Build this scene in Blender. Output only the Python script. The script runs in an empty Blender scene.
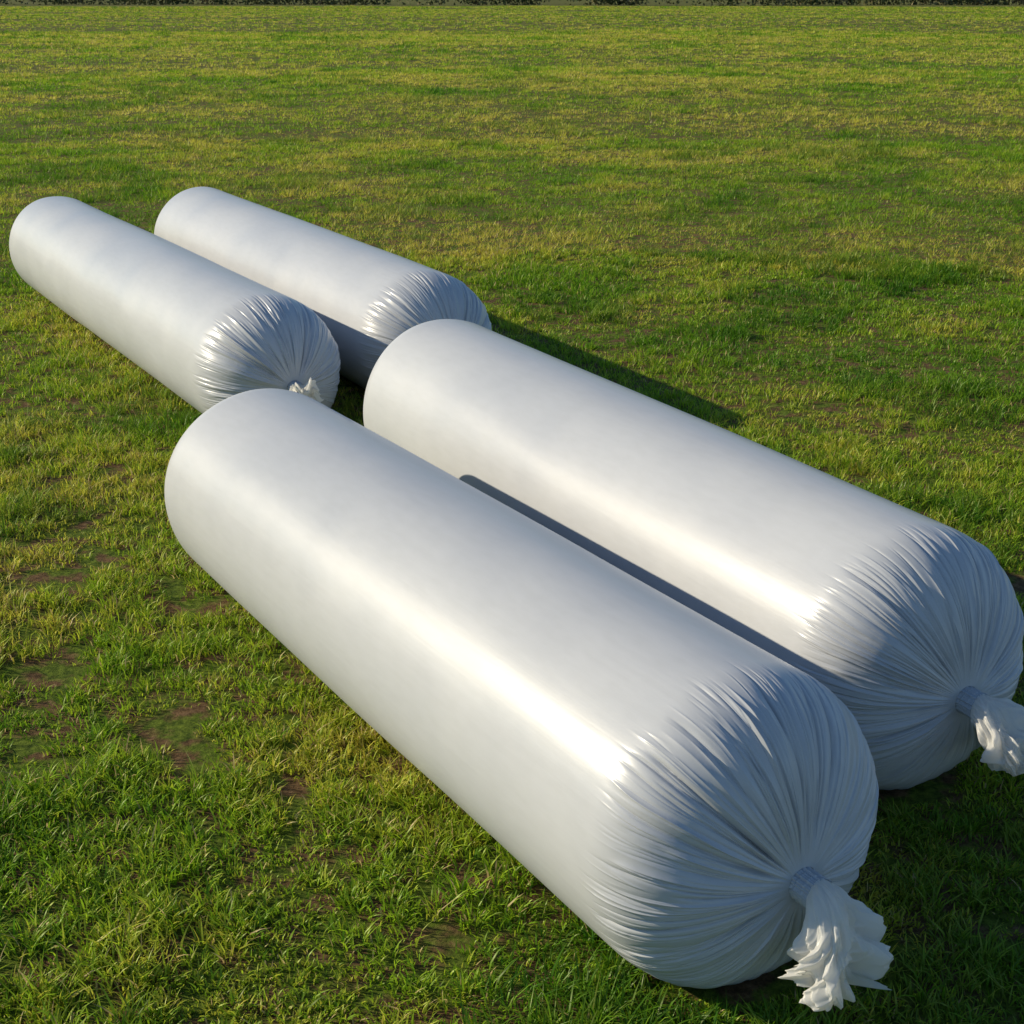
import bpy, numpy as np, math
from math import *
from mathutils import Vector, Matrix
rng=np.random.default_rng(7)
F_PX,PITCH,H=1355.8,0.3655,2.467
BAGS={'A':(0.7269,2.8374,0.5693,3.6113,0.4500),'B':(1.4265,3.7656,0.5075,3.8984,0.4596),
'C':(-1.2309,7.4225,0.5440,5.4590,0.4364),'D':(-0.3598,8.0683,0.5181,5.1139,0.4473)}
AZ,EL=-11.0,23.4
# ---------- noise
def lat(n,seed):
    return np.random.default_rng(seed).random((n,n))
def vnoise(x,y,seed,scale):
    g=lat(256,seed); x=x*scale+1000.5; y=y*scale+1000.5
    i=np.floor(x).astype(int); j=np.floor(y).astype(int); fx=x-i; fy=y-j
    fx=fx*fx*(3-2*fx); fy=fy*fy*(3-2*fy); i%=256;j%=256;i1=(i+1)%256;j1=(j+1)%256
    return (g[i,j]*(1-fx)+g[i1,j]*fx)*(1-fy)+(g[i,j1]*(1-fx)+g[i1,j1]*fx)*fy
def fbm(x,y,seed,scale,o=3):
    s=0;a=1;t=0
    for k in range(o):
        an=.6+1.1*k; X=x*cos(an)-y*sin(an); Y=x*sin(an)+y*cos(an)
        s=s+a*vnoise(X,Y,seed+k,scale*2.03**k); t+=a; a*=.5
    return s/t
def terr(x,y):
    r=np.hypot(x,y); near=np.clip((r-11)/15,0,1)
    return (fbm(x,y,50,1.3,2)-.5)*.03+near*(fbm(x,y,60,.06,3)-.5)*.35 - 0.004
# ---------- helpers
def mesh_obj(name,verts,faces,mat=None,smooth=True,parent=None,link=True):
    me=bpy.data.meshes.new(name); verts=np.asarray(verts,np.float32); faces=np.asarray(faces,np.int32)
    me.vertices.add(len(verts)); me.vertices.foreach_set('co',verts.ravel())
    k=faces.shape[1]; me.loops.add(faces.size); me.loops.foreach_set('vertex_index',faces.ravel())
    me.polygons.add(len(faces)); me.polygons.foreach_set('loop_start',np.arange(0,faces.size,k,dtype=np.int32))
    me.polygons.foreach_set('loop_total',np.full(len(faces),k,np.int32))
    me.update(calc_edges=True)
    me.polygons.foreach_set('use_smooth',np.full(len(faces),smooth))
    o=bpy.data.objects.new(name,me)
    if link: bpy.context.collection.objects.link(o)
    if mat: me.materials.append(mat)
    if parent: o.parent=parent
    return o
def grid_faces(nr,nc,wrap=True):
    i=np.arange(nr-1)[:,None]; j=np.arange(nc if wrap else nc-1)[None,:]; j1=(j+1)%nc
    return np.stack([i*nc+j,i*nc+j1,(i+1)*nc+j1,(i+1)*nc+j],-1).reshape(-1,4)
def newmat(name):
    m=bpy.data.materials.new(name); m.use_nodes=True; nt=m.node_tree; b=nt.nodes['Principled BSDF']; return m,nt,b
def N(nt,t,**kw):
    n=nt.nodes.new(t)
    for k,v in kw.items(): setattr(n,k,v)
    return n
def ramp(nt,pts):
    r=N(nt,'ShaderNodeValToRGB'); e=r.color_ramp.elements
    while len(e)<len(pts): e.new(.5)
    for q,(p,c) in zip(e,pts): q.position=p; q.color=(*c,1)
    return r
# ---------- materials
def plastic():
    m,nt,b=newmat('white_silage_film'); L=nt.links
    tc=N(nt,'ShaderNodeTexCoord')
    n1=N(nt,'ShaderNodeTexNoise'); n1.inputs['Scale'].default_value=1.6; n1.inputs['Detail'].default_value=5; n1.inputs['Roughness'].default_value=.55
    n2=N(nt,'ShaderNodeTexNoise'); n2.inputs['Scale'].default_value=38; n2.inputs['Detail'].default_value=4
    mp=N(nt,'ShaderNodeMapping'); mp.inputs['Scale'].default_value=(.30,1,1)
    L.new(tc.outputs['Object'],n1.inputs['Vector']); L.new(tc.outputs['Object'],mp.inputs[0]); L.new(mp.outputs[0],n2.inputs['Vector'])
    mp3=N(nt,'ShaderNodeMapping'); mp3.inputs['Scale'].default_value=(.045,1,1); L.new(tc.outputs['Object'],mp3.inputs[0])
    n3=N(nt,'ShaderNodeTexNoise'); n3.inputs['Scale'].default_value=22; n3.inputs['Detail'].default_value=3; n3.inputs['Roughness'].default_value=.5; L.new(mp3.outputs[0],n3.inputs['Vector'])
    r=ramp(nt,[(.3,(.485,.50,.53)),(.7,(.545,.555,.575))]); L.new(n1.outputs['Fac'],r.inputs['Fac'])
    r2=ramp(nt,[(.3,(.965,.965,.96)),(.6,(1,1,1))]); L.new(n2.outputs['Fac'],r2.inputs['Fac'])
    mx=N(nt,'ShaderNodeMix',data_type='RGBA',blend_type='MULTIPLY'); mx.inputs[0].default_value=1
    L.new(r.outputs[0],mx.inputs[6]); L.new(r2.outputs[0],mx.inputs[7]); L.new(mx.outputs[2],b.inputs['Base Color'])
    rr=N(nt,'ShaderNodeMapRange'); rr.inputs[1].default_value=.3; rr.inputs[2].default_value=.7; rr.inputs[3].default_value=.33; rr.inputs[4].default_value=.46
    L.new(n1.outputs['Fac'],rr.inputs[0]); L.new(rr.outputs[0],b.inputs['Roughness'])
    b.inputs['Specular IOR Level'].default_value=.34
    b.inputs['Coat Weight'].default_value=.20; b.inputs['Coat Roughness'].default_value=.17
    bp3=N(nt,'ShaderNodeBump'); bp3.inputs['Strength'].default_value=.14; bp3.inputs['Distance'].default_value=.006; L.new(n3.outputs['Fac'],bp3.inputs['Height'])
    bp=N(nt,'ShaderNodeBump'); bp.inputs['Strength'].default_value=.09; bp.inputs['Distance'].default_value=.003; L.new(bp3.outputs[0],bp.inputs['Normal'])
    L.new(n2.outputs['Fac'],bp.inputs['Height']); L.new(bp.outputs[0],b.inputs['Normal']); L.new(bp.outputs[0],b.inputs['Coat Normal'])
    return m
def tailmat():
    m,nt,b=newmat('thin_white_film'); L=nt.links
    b.inputs['Base Color'].default_value=(.88,.87,.84,1); b.inputs['Roughness'].default_value=.32
    tr=N(nt,'ShaderNodeBsdfTranslucent'); tr.inputs[0].default_value=(.95,.93,.88,1)
    mix=N(nt,'ShaderNodeMixShader'); mix.inputs[0].default_value=.5
    out=nt.nodes['Material Output']; L.new(b.outputs[0],mix.inputs[1]); L.new(tr.outputs[0],mix.inputs[2]); L.new(mix.outputs[0],out.inputs[0])
    tc=N(nt,'ShaderNodeTexCoord'); n2=N(nt,'ShaderNodeTexVoronoi',feature='SMOOTH_F1'); n2.inputs['Scale'].default_value=20
    nz=N(nt,'ShaderNodeTexNoise'); nz.inputs['Scale'].default_value=14; L.new(tc.outputs['Object'],nz.inputs['Vector'])
    ad=N(nt,'ShaderNodeVectorMath',operation='MULTIPLY_ADD'); L.new(nz.outputs['Color'],ad.inputs[0]); ad.inputs[1].default_value=(.08,.08,.08); L.new(tc.outputs['Object'],ad.inputs[2])
    L.new(ad.outputs[0],n2.inputs['Vector'])
    bp=N(nt,'ShaderNodeBump'); bp.inputs['Strength'].default_value=.4; bp.inputs['Distance'].default_value=.012
    L.new(n2.outputs['Distance'],bp.inputs['Height']); L.new(bp.outputs[0],b.inputs['Normal']); L.new(bp.outputs[0],tr.inputs['Normal'])
    return m
def grassmat():
    m,nt,b=newmat('grass_blades'); L=nt.links
    at=N(nt,'ShaderNodeAttribute',attribute_name='col')
    df=N(nt,'ShaderNodeBsdfDiffuse'); L.new(at.outputs['Color'],df.inputs[0])
    gl=N(nt,'ShaderNodeBsdfGlossy'); gl.inputs[0].default_value=(.9,.9,.7,1); gl.inputs['Roughness'].default_value=.42
    m1=N(nt,'ShaderNodeMixShader'); m1.inputs[0].default_value=.04; L.new(df.outputs[0],m1.inputs[1]); L.new(gl.outputs[0],m1.inputs[2])
    tr=N(nt,'ShaderNodeBsdfTranslucent'); L.new(at.outputs['Color'],tr.inputs[0])
    mix=N(nt,'ShaderNodeMixShader'); mix.inputs[0].default_value=.45
    out=nt.nodes['Material Output']; L.new(m1.outputs[0],mix.inputs[1]); L.new(tr.outputs[0],mix.inputs[2]); L.new(mix.outputs[0],out.inputs[0])
    nt.nodes.remove(b)
    return m
def soilmat():
    m,nt,b=newmat('turf_soil'); L=nt.links
    geo=N(nt,'ShaderNodeNewGeometry')
    n1=N(nt,'ShaderNodeTexNoise'); n1.inputs['Scale'].default_value=30; n1.inputs['Detail'].default_value=9; n1.inputs['Roughness'].default_value=.75
    n2=N(nt,'ShaderNodeTexNoise'); n2.inputs['Scale'].default_value=9; n2.inputs['Detail'].default_value=6
    for n in (n1,n2): L.new(geo.outputs['Position'],n.inputs['Vector'])
    r=ramp(nt,[(.35,(.06,.036,.018)),(.5,(.16,.095,.045)),(.7,(.30,.19,.10))]); L.new(n1.outputs['Fac'],r.inputs['Fac'])
    g=ramp(nt,[(.38,(.04,.07,.008)),(.62,(.18,.24,.03))]); L.new(n1.outputs['Fac'],g.inputs['Fac'])
    k=ramp(nt,[(.42,(.0,.0,.0)),(.54,(1,1,1))]); L.new(n2.outputs['Fac'],k.inputs['Fac'])
    mx=N(nt,'ShaderNodeMix',data_type='RGBA'); L.new(k.outputs[0],mx.inputs[0]); L.new(r.outputs[0],mx.inputs[6]); L.new(g.outputs[0],mx.inputs[7])
    L.new(mx.outputs[2],b.inputs['Base Color']); b.inputs['Roughness'].default_value=.95; b.inputs['Specular IOR Level'].default_value=.1
    bp=N(nt,'ShaderNodeBump'); bp.inputs['Strength'].default_value=.9; bp.inputs['Distance'].default_value=.03
    L.new(n1.outputs['Fac'],bp.inputs['Height']); L.new(bp.outputs[0],b.inputs['Normal'])
    return m
FILM=plastic(); TAIL=tailmat(); GRASS=grassmat(); SOIL=soilmat()
# ---------- bags
def dome_folds(theta,u,seed,ncr,R):
    g=np.random.default_rng(seed); D=np.zeros((len(u),len(theta)))
    cl=g.random(40)*2*pi
    for j in range(ncr):
        t0=g.random()*2*pi if g.random()<.6 else cl[g.integers(40)]+g.normal()*.05
        cls=g.random()
        w=(.0042+.010*g.random())*(1.0 if cls<.87 else 2.2)
        st=-.05+g.random()**1.5*.6; en=1.2 if cls>.5 else st+.2+.5*g.random()
        bend=g.normal()*.035; amp=(.0013+.0060*g.random()**2)*(1.7 if cls>.87 else 1)*(1 if g.random()<.62 else -.7)
        env=np.clip((u-st)/.18,0,1); env=env*env*(3-2*env)
        e2=np.clip((en-u)/.25,0,1); env=env*e2*e2*(3-2*e2)
        wu=w*(1+1.6*np.clip(u,0,1)**2)
        tc=t0+bend*(u-1)+.006*np.sin(u*(5+6*g.random())+t0*7)
        d=(theta[None,:]-tc[:,None]+pi)%(2*pi)-pi
        x=d/wu[:,None]
        prof=np.exp(-np.abs(x)*1.3)*np.where(x>0,1,np.clip(1+x*.35,0,1))
        D-=amp*env[:,None]*prof
    t2,u2=np.meshgrid(theta,u); e=np.clip(u2/.5,0,1)*np.clip((1.05-u2)/.3,0,1)
    D+=(vnoise(np.cos(t2)*3+seed,np.sin(t2)*3,seed+31,1.6)-.5)*.016*e
    return D
def make_bag(key,seed,na=900):
    x,y,yaw,L,R=BAGS[key]
    parent=bpy.data.objects.new('silage_bag',None); parent.empty_display_size=.3
    bpy.context.collection.objects.link(parent)
    parent.location=(x,y,0); parent.rotation_euler=(0,0,yaw-pi/2)   # local +X = axis toward tie
    DK={'A':.70,'B':.72,'C':1.08,'D':.98}[key]
    zc=R*.93; e=2/(2.3 if key in 'AB' else 2.2); rn=.040
    th=np.linspace(0,2*pi,na,endpoint=False)
    nd=110; tN=np.linspace(0,1,nd)
    tt=tN*(pi/2); sN=-DK*R+DK*R*np.sin(tt)**e; rN=np.maximum(R*np.cos(tt)**e,rn)
    k=np.argmax(rN<=rn+1e-6); sN=sN[:k]; rN=rN[:k]; uN=tN[:k]/tN[k-1]
    sB=np.linspace(-L+.5*R,-DK*R,130)[1:-1]
    tF=np.linspace(1,0,50); s0=-L+.5*R-.5*R*np.sin(tF*pi/2)**e; r0=np.maximum(R*np.cos(tF*pi/2)**e,.03); s0[0]=-L+.03
    S=np.concatenate([s0,sB,sN]); RR=np.concatenate([r0,np.full(len(sB),R),rN])
    U=np.concatenate([np.full(len(s0)+len(sB),0.),uN]); U[len(s0):len(s0)+len(sB)]=(sB+DK*R)/(1.0*R)
    UF=np.full(len(S),-9.); UF[:len(s0)]=tF; UF[len(s0):len(s0)+len(sB)]=-(sB-(-L+.5*R))/R
    disp=np.zeros((len(S),na))
    mk=(U>-.35)&(S>-L*.5); disp[mk]+=dome_folds(th,U[mk],seed,700,R)
    mk=(UF>.3); disp[mk]+=dome_folds(th,UF[mk]-.5,seed+5,120,R)*.6
    fade=np.clip(RR/(R*.35),.25,1)[:,None]; disp*=fade
    a2,s2=np.meshgrid(th,S)
    cx,cy=np.cos(a2)*1.3+seed,np.sin(a2)*1.3
    disp+=(vnoise(cx+s2*.7,cy,seed+11,1.0)-.5)*.011+(vnoise(cx*1.5+s2*.3,cy*1.5+s2*1.3,seed+13,1.3)-.5)*.0040
    rad=RR[:,None]+disp*np.clip(RR/R*1.2,0,1)[:,None]
    sag=-.02*np.clip(U,0,1)**2
    X=np.repeat(S[:,None],na,1); Y=rad*np.cos(a2)*1.0; Z=zc+rad*np.sin(a2)+sag[:,None]
    ax=np.where(U>0,np.clip(U,0,1),0)[:,None]*np.clip((1-U)*6,0,1)[:,None]; X=X+disp*ax*1.3
    zf=.012; Z=np.where(Z<zf*3,zf*3*np.exp((Z-zf*3)/(zf*3)*1.0),Z)-.012
    V=np.stack([X,Y,Z],-1).reshape(-1,3); Fc=grid_faces(len(S),na)
    mesh_obj('film_body',V,Fc,FILM,parent=parent)
    mesh_obj('far_gather',np.vstack([V[:na],[[S[0]-.01,0,zc]]]),np.array([[ (i+1)%na,i,na] for i in range(na)]),FILM,parent=parent)
    zt=zc-.032
    hs=np.linspace(-.035,.060,40); a=np.linspace(0,2*pi,160,endpoint=False)
    g=np.random.default_rng(seed)
    pl=sum(np.sin(a*kk+g.random()*6)*.0014 for kk in (13,21,34))
    prof=rn-.006*np.cos(np.clip((hs-.024)/.036,-1,1)*pi/2)**2+.004+.030*np.exp(-(hs+.035)/.011)
    rr=prof[:,None]+pl[None,:]
    for c in (.014,.021,.028,.035): rr=rr+.0050*np.exp(-((hs-c)/.0030)**2)[:,None]
    V=np.stack([np.repeat(hs[:,None],len(a),1),rr*np.cos(a),zt+rr*np.sin(a)],-1).reshape(-1,3)
    mesh_obj('tied_neck',V,grid_faces(len(hs),len(a)),FILM,parent=parent)
    nv_,nt_=120,420; v=np.linspace(0,1,nv_); t=np.linspace(0,2*pi,nt_,endpoint=False)
    Lt={'A':.245,'B':.24,'C':.12,'D':.10}[key]; W={'A':.132,'B':.128,'C':.085,'D':.06}[key]
    droop={'A':1.30,'B':.85,'C':.1,'D':.8}[key]; side={'A':-.05,'B':.30,'C':0,'D':0}[key]
    ang=-droop*np.clip(v*2.2,0,1)**.8
    dx=np.cos(ang); dz=np.sin(ang)
    cxx=.055+np.concatenate([[0],np.cumsum((dx[1:]+dx[:-1])/2)*Lt/nv_]); czz=zt+np.concatenate([[0],np.cumsum((dz[1:]+dz[:-1])/2)*Lt/nv_])
    cyy=side*Lt*v**1.3
    nx,nz=-dz,dx
    wid=.038+(W-.038)*np.clip(v*1.7,0,1)**.75; thk=.038+(.064-.038)*v
    g=np.random.default_rng(seed+3)
    fold=np.zeros((nv_,nt_))
    for kk,am in ((3,.24),(5,.28),(8,.24),(12,.12)):
        ph=g.random()*6; ph2=g.random()*6
        q=np.sin(t[None,:]*kk+ph+1.7*np.sin(v[:,None]*3.4+ph2)+.6*np.sin(t[None,:]*2+ph2))
        fold+=am*(1-2*np.abs(q)**.85)*.8
    gr=(v**.6)[:,None]
    vv,t2=np.meshgrid(v,t,indexing='ij')
    cr=(vnoise(np.cos(t2)*2+seed,np.sin(t2)*2+vv*4,seed+21,1.3)-.5)*2
    c2=np.abs(vnoise(np.cos(t2)*2.6+seed,np.sin(t2)*2.6+vv*6,seed+22,1.6)-.5)*2
    rA=1+gr*(fold*.45+cr*.4-c2*.25)
    Yw=wid[:,None]*rA*np.cos(t2); Tw=thk[:,None]*rA*np.sin(t2)*1.2
    Tw=Tw+gr*.030*np.sin(Yw/W*4.5+seed+vv*2)+gr*(cr*.014-c2*.014)
    ln=(.86+.18*vnoise(np.cos(t)*1.0+seed,np.sin(t)*1.0,seed+9,1.2))+.09*np.sin(t+{'A':1.0}.get(key,0))
    vi=vv*ln[None,:]
    CX=np.interp(vi,v,cxx);CZ=np.interp(vi,v,czz);CY=np.interp(vi,v,cyy)
    NX=np.interp(vi,v,nx);NZ=np.interp(vi,v,nz)
    V=np.stack([CX+NX*Tw,CY+Yw,CZ+NZ*Tw],-1).reshape(-1,3)
    mesh_obj('film_tail',V,grid_faces(nv_,nt_),TAIL,parent=parent)
    return parent
make_bag('A',3,1800); make_bag('B',17,1700); make_bag('C',29,1000); make_bag('D',41,1000)
# ---------- ground sheet
def axis_coords(lim_near,step,far,n):
    a=np.arange(0,lim_near,step); b=lim_near*(far/lim_near)**(np.linspace(0,1,n)); h=np.concatenate([a,b]); return np.concatenate([-h[:0:-1],h])
gx=axis_coords(9,.09,1500,60); gy=axis_coords(16,.09,1500,60)
GX,GY=np.meshgrid(gx,gy); GZ=terr(GX,GY)
V=np.stack([GX,GY,GZ],-1).reshape(-1,3)
mesh_obj('field_ground',V,grid_faces(len(gy),len(gx),False),SOIL)
# ---------- grass : every blade real geometry, one mesh
HA=radians(31)
VV=[];FF=[];CC=[];base=0
def lerp(a,b,t): return a+(b-a)*t
def add_zone(r0,r1,dclump,bpc,seg):
    """dclump clumps per m2, bpc blades per clump"""
    global base
    area=HA*(r1*r1-r0*r0); nc=int(area*dclump)
    r=np.sqrt(rng.random(nc)*(r1*r1-r0*r0)+r0*r0); a=(rng.random(nc)*2-1)*HA
    cx,cy=r*np.sin(a),r*np.cos(a)
    hn=fbm(cx,cy,300,2.2,3)
    bare=np.clip((fbm(cx,cy,200,2.3,3)-.222+np.clip((r-7)/40,0,.1))/.07,0,1)
    cs=(.66+1.1*np.clip((hn-.32)/.4,0,1))*(.65+.7*rng.random(nc))*(.5+.5*bare)
    tn=fbm(cx,cy,500,1.0,3)
    tall=((tn>.605)&(rng.random(nc)<.6))|(rng.random(nc)<.018)
    cs=np.where(tall,cs*1.35+.35,cs)
    keep=rng.random(nc)<(.08+.92*bare); cx,cy,cs,tall,hn=cx[keep],cy[keep],cs[keep],tall[keep],hn[keep]; nc=len(cx)
    far=max(1,((r0+r1)/2/9))**.5
    crad=(.024+.032*rng.random(nc))*far
    kk=np.repeat(np.arange(nc),bpc); n=len(kk)
    aa=rng.random(n)*2*pi; rr=crad[kk]*np.sqrt(rng.random(n))*1.15
    x=cx[kk]+rr*np.cos(aa); y=cy[kk]+rr*np.sin(aa); R_=np.hypot(x,y)
    h=(.018+.034*rng.random(n)**1.2)*cs[kk]*(1+np.clip((R_-5)/25,0,.2)+np.clip((R_-10)/70,0,1.2))
    for b in BAGS.values():
        bx,by,yaw,L,R=b; d=np.array([sin(yaw),-cos(yaw)]); q_=np.array([cos(yaw),sin(yaw)])
        s=(x-bx)*d[0]+(y-by)*d[1]; q=np.abs((x-bx)*q_[0]+(y-by)*q_[1])
        endd=np.maximum(np.maximum(s+.58*R,(-L+.4*R)-s),0); dd=np.hypot(q,endd)
        clear=.93*R-np.sqrt(np.maximum(R*R-np.minimum(dd,R)**2,0))
        h=np.where(dd<R*.85,np.minimum(h,np.maximum(clear-.008,0)),h)
    ok=h>.007; x,y,h,kk,aa,R_=x[ok],y[ok],h[ok],kk[ok],aa[ok],R_[ok]; n=len(x)
    z=terr(x,y)-.004
    dr=aa+rng.normal(size=n)*.9; lean=h*(.15+.95*rng.random(n))
    w=np.maximum(.0031+.0034*rng.random(n),R_*.00052*(.6+.8*rng.random(n)))
    tw=dr+pi/2+rng.normal(size=n)*.6; px,py=np.cos(tw),np.sin(tw)
    # colour
    dry=.6*fbm(x,y,600,.38,4)+.4*fbm(x,y,640,1.4,3)-.02+.085*np.clip((R_-4.0)/20,0,1)+rng.normal(size=n)*.04+(rng.random(nc)-.5)[kk]*.18
    lush=np.array([.14,.31,.014]);mid=np.array([.32,.47,.022]);yel=np.array([.64,.56,.078])
    t=np.clip((dry-.32)/.18,0,1)[:,None]; t2=np.clip((dry-.49)/.20,0,1)[:,None]
    c=lerp(lerp(lush,mid,t),yel,t2)
    tl=tall[kk]; c[tl]=c[tl]*np.array([.45,.60,.6])
    c=c*(.65+.7*rng.random(n))[:,None]*(1+.15*np.clip((R_-12)/40,0,1))[:,None]
    straw=(rng.random(n)<(.04+.10*t2[:,0]))&~tl; c[straw]=np.array([.64,.49,.22])*(.6+.6*rng.random(straw.sum()))[:,None]
    c=np.clip(c,0,.75)
    lv={3:[(0,.8),(.4,1.),(.75,.7)],2:[(0,.9),(.55,.9)],1:[(0,1.)]}[seg]
    parts=[]
    for f,wf in lv:
        X=x+np.cos(dr)*lean*f*f; Y=y+np.sin(dr)*lean*f*f; Z=z+h*(f-.22*f*f)
        parts.append(np.stack([X-px*w*wf/2,Y-py*w*wf/2,Z],1)); parts.append(np.stack([X+px*w*wf/2,Y+py*w*wf/2,Z],1))
    parts.append(np.stack([x+np.cos(dr)*lean,y+np.sin(dr)*lean,z+h*.78],1))
    nvp=len(parts); V=np.stack(parts,1).reshape(-1,3)
    tri={3:[(0,1,3),(0,3,2),(2,3,5),(2,5,4),(4,5,6)],2:[(0,1,3),(0,3,2),(2,3,4)],1:[(0,1,2)]}[seg]
    Fc=(np.arange(n)[:,None,None]*nvp+np.array(tri)[None]+base).reshape(-1,3)
    VV.append(V);FF.append(Fc);CC.append(np.repeat(c,nvp,0)); base+=len(V)
add_zone(1.9,4.5,530,21,3)
add_zone(4.5,8,400,17,2)
add_zone(8,14,215,14,2)
add_zone(14,26,105,11,1)
add_zone(26,50,34,10,1)
add_zone(50,100,10,10,1)
add_zone(100,290,1.4,10,1)
V=np.vstack(VV);Fc=np.vstack(FF);C=np.vstack(CC)
go=mesh_obj('grass',V,Fc,GRASS,smooth=True)
at=go.data.attributes.new('col','FLOAT_COLOR','POINT'); at.data.foreach_set('color',np.hstack([C,np.ones((len(C),1))]).astype(np.float32).ravel())
# ---------- hedge
hm,nt,b=newmat('hedge_foliage')
oi=N(nt,'ShaderNodeNewGeometry'); nn=N(nt,'ShaderNodeTexNoise'); nn.inputs['Scale'].default_value=.25; nn.inputs['Detail'].default_value=6
nt.links.new(oi.outputs['Position'],nn.inputs['Vector']); rr=ramp(nt,[(.35,(.06,.09,.02)),(.5,(.12,.13,.04)),(.68,(.26,.19,.10))]); nt.links.new(nn.outputs['Fac'],rr.inputs['Fac']); nt.links.new(rr.outputs[0],b.inputs['Base Color']); b.inputs['Roughness'].default_value=.8
n=60000; hx=(rng.random(n)*2-1)*230
hx=hx[rng.random(n)<np.clip((fbm(hx,hx*0,720,.07,3)-.30)/.12,.12,1)]; n=len(hx)
top=2.6+3.5*fbm(hx,hx*0,700,.12,3); hz=top*rng.random(n)**.8; hy=306-hx*.10+fbm(hx,hx*0,710,.04,2)*30+(rng.random(n)-.5)*4*(1-.5*hz/top)
c=np.stack([hx,hy,hz],1); s=.2+.28*rng.random(n); u=rng.normal(size=(n,3)); u/=np.linalg.norm(u,axis=1)[:,None]; w=np.cross(u,rng.normal(size=(n,3))); w/=np.linalg.norm(w,axis=1)[:,None]
V=np.stack([c-u*s[:,None],c+w*s[:,None]*.6,c+u*s[:,None],c-w*s[:,None]*.6],1).reshape(-1,3)
mesh_obj('hedge',V,np.arange(4*n).reshape(-1,4),hm,smooth=False)
# ---------- light
a=radians(AZ); el=radians(EL)
S=Vector((-cos(a)*cos(el),-sin(a)*cos(el),sin(el)))
ld=bpy.data.lights.new('sun','SUN'); ld.energy=5.0; ld.angle=radians(.53); ld.color=(1,.88,.65)
lo=bpy.data.objects.new('sun',ld); lo.rotation_euler=S.to_track_quat('Z','Y').to_euler(); bpy.context.collection.objects.link(lo)
w=bpy.data.worlds.new('World'); bpy.context.scene.world=w; w.use_nodes=True; nt=w.node_tree
sk=nt.nodes.new('ShaderNodeTexSky'); sk.sky_type='NISHITA'; sk.sun_disc=False; sk.sun_elevation=el; sk.sun_rotation=atan2(S.x,S.y)
sk.air_density=1.2; sk.dust_density=.1; sk.ozone_density=5.0
bg=nt.nodes['Background']; bg.inputs[1].default_value=.11; nt.links.new(sk.outputs[0],bg.inputs[0])
# ---------- camera
cam=bpy.data.cameras.new('camera'); cam.sensor_width=36; cam.lens=F_PX/1024*36; cam.clip_end=4000; cam.clip_start=.05
co=bpy.data.objects.new('camera',cam); co.location=(0,0,H); co.rotation_euler=(pi/2-PITCH,0,0); bpy.context.collection.objects.link(co)
sc_=bpy.context.scene; sc_.camera=co; sc_.view_settings.view_transform='Standard'; sc_.view_settings.look='None'; sc_.view_settings.exposure=0
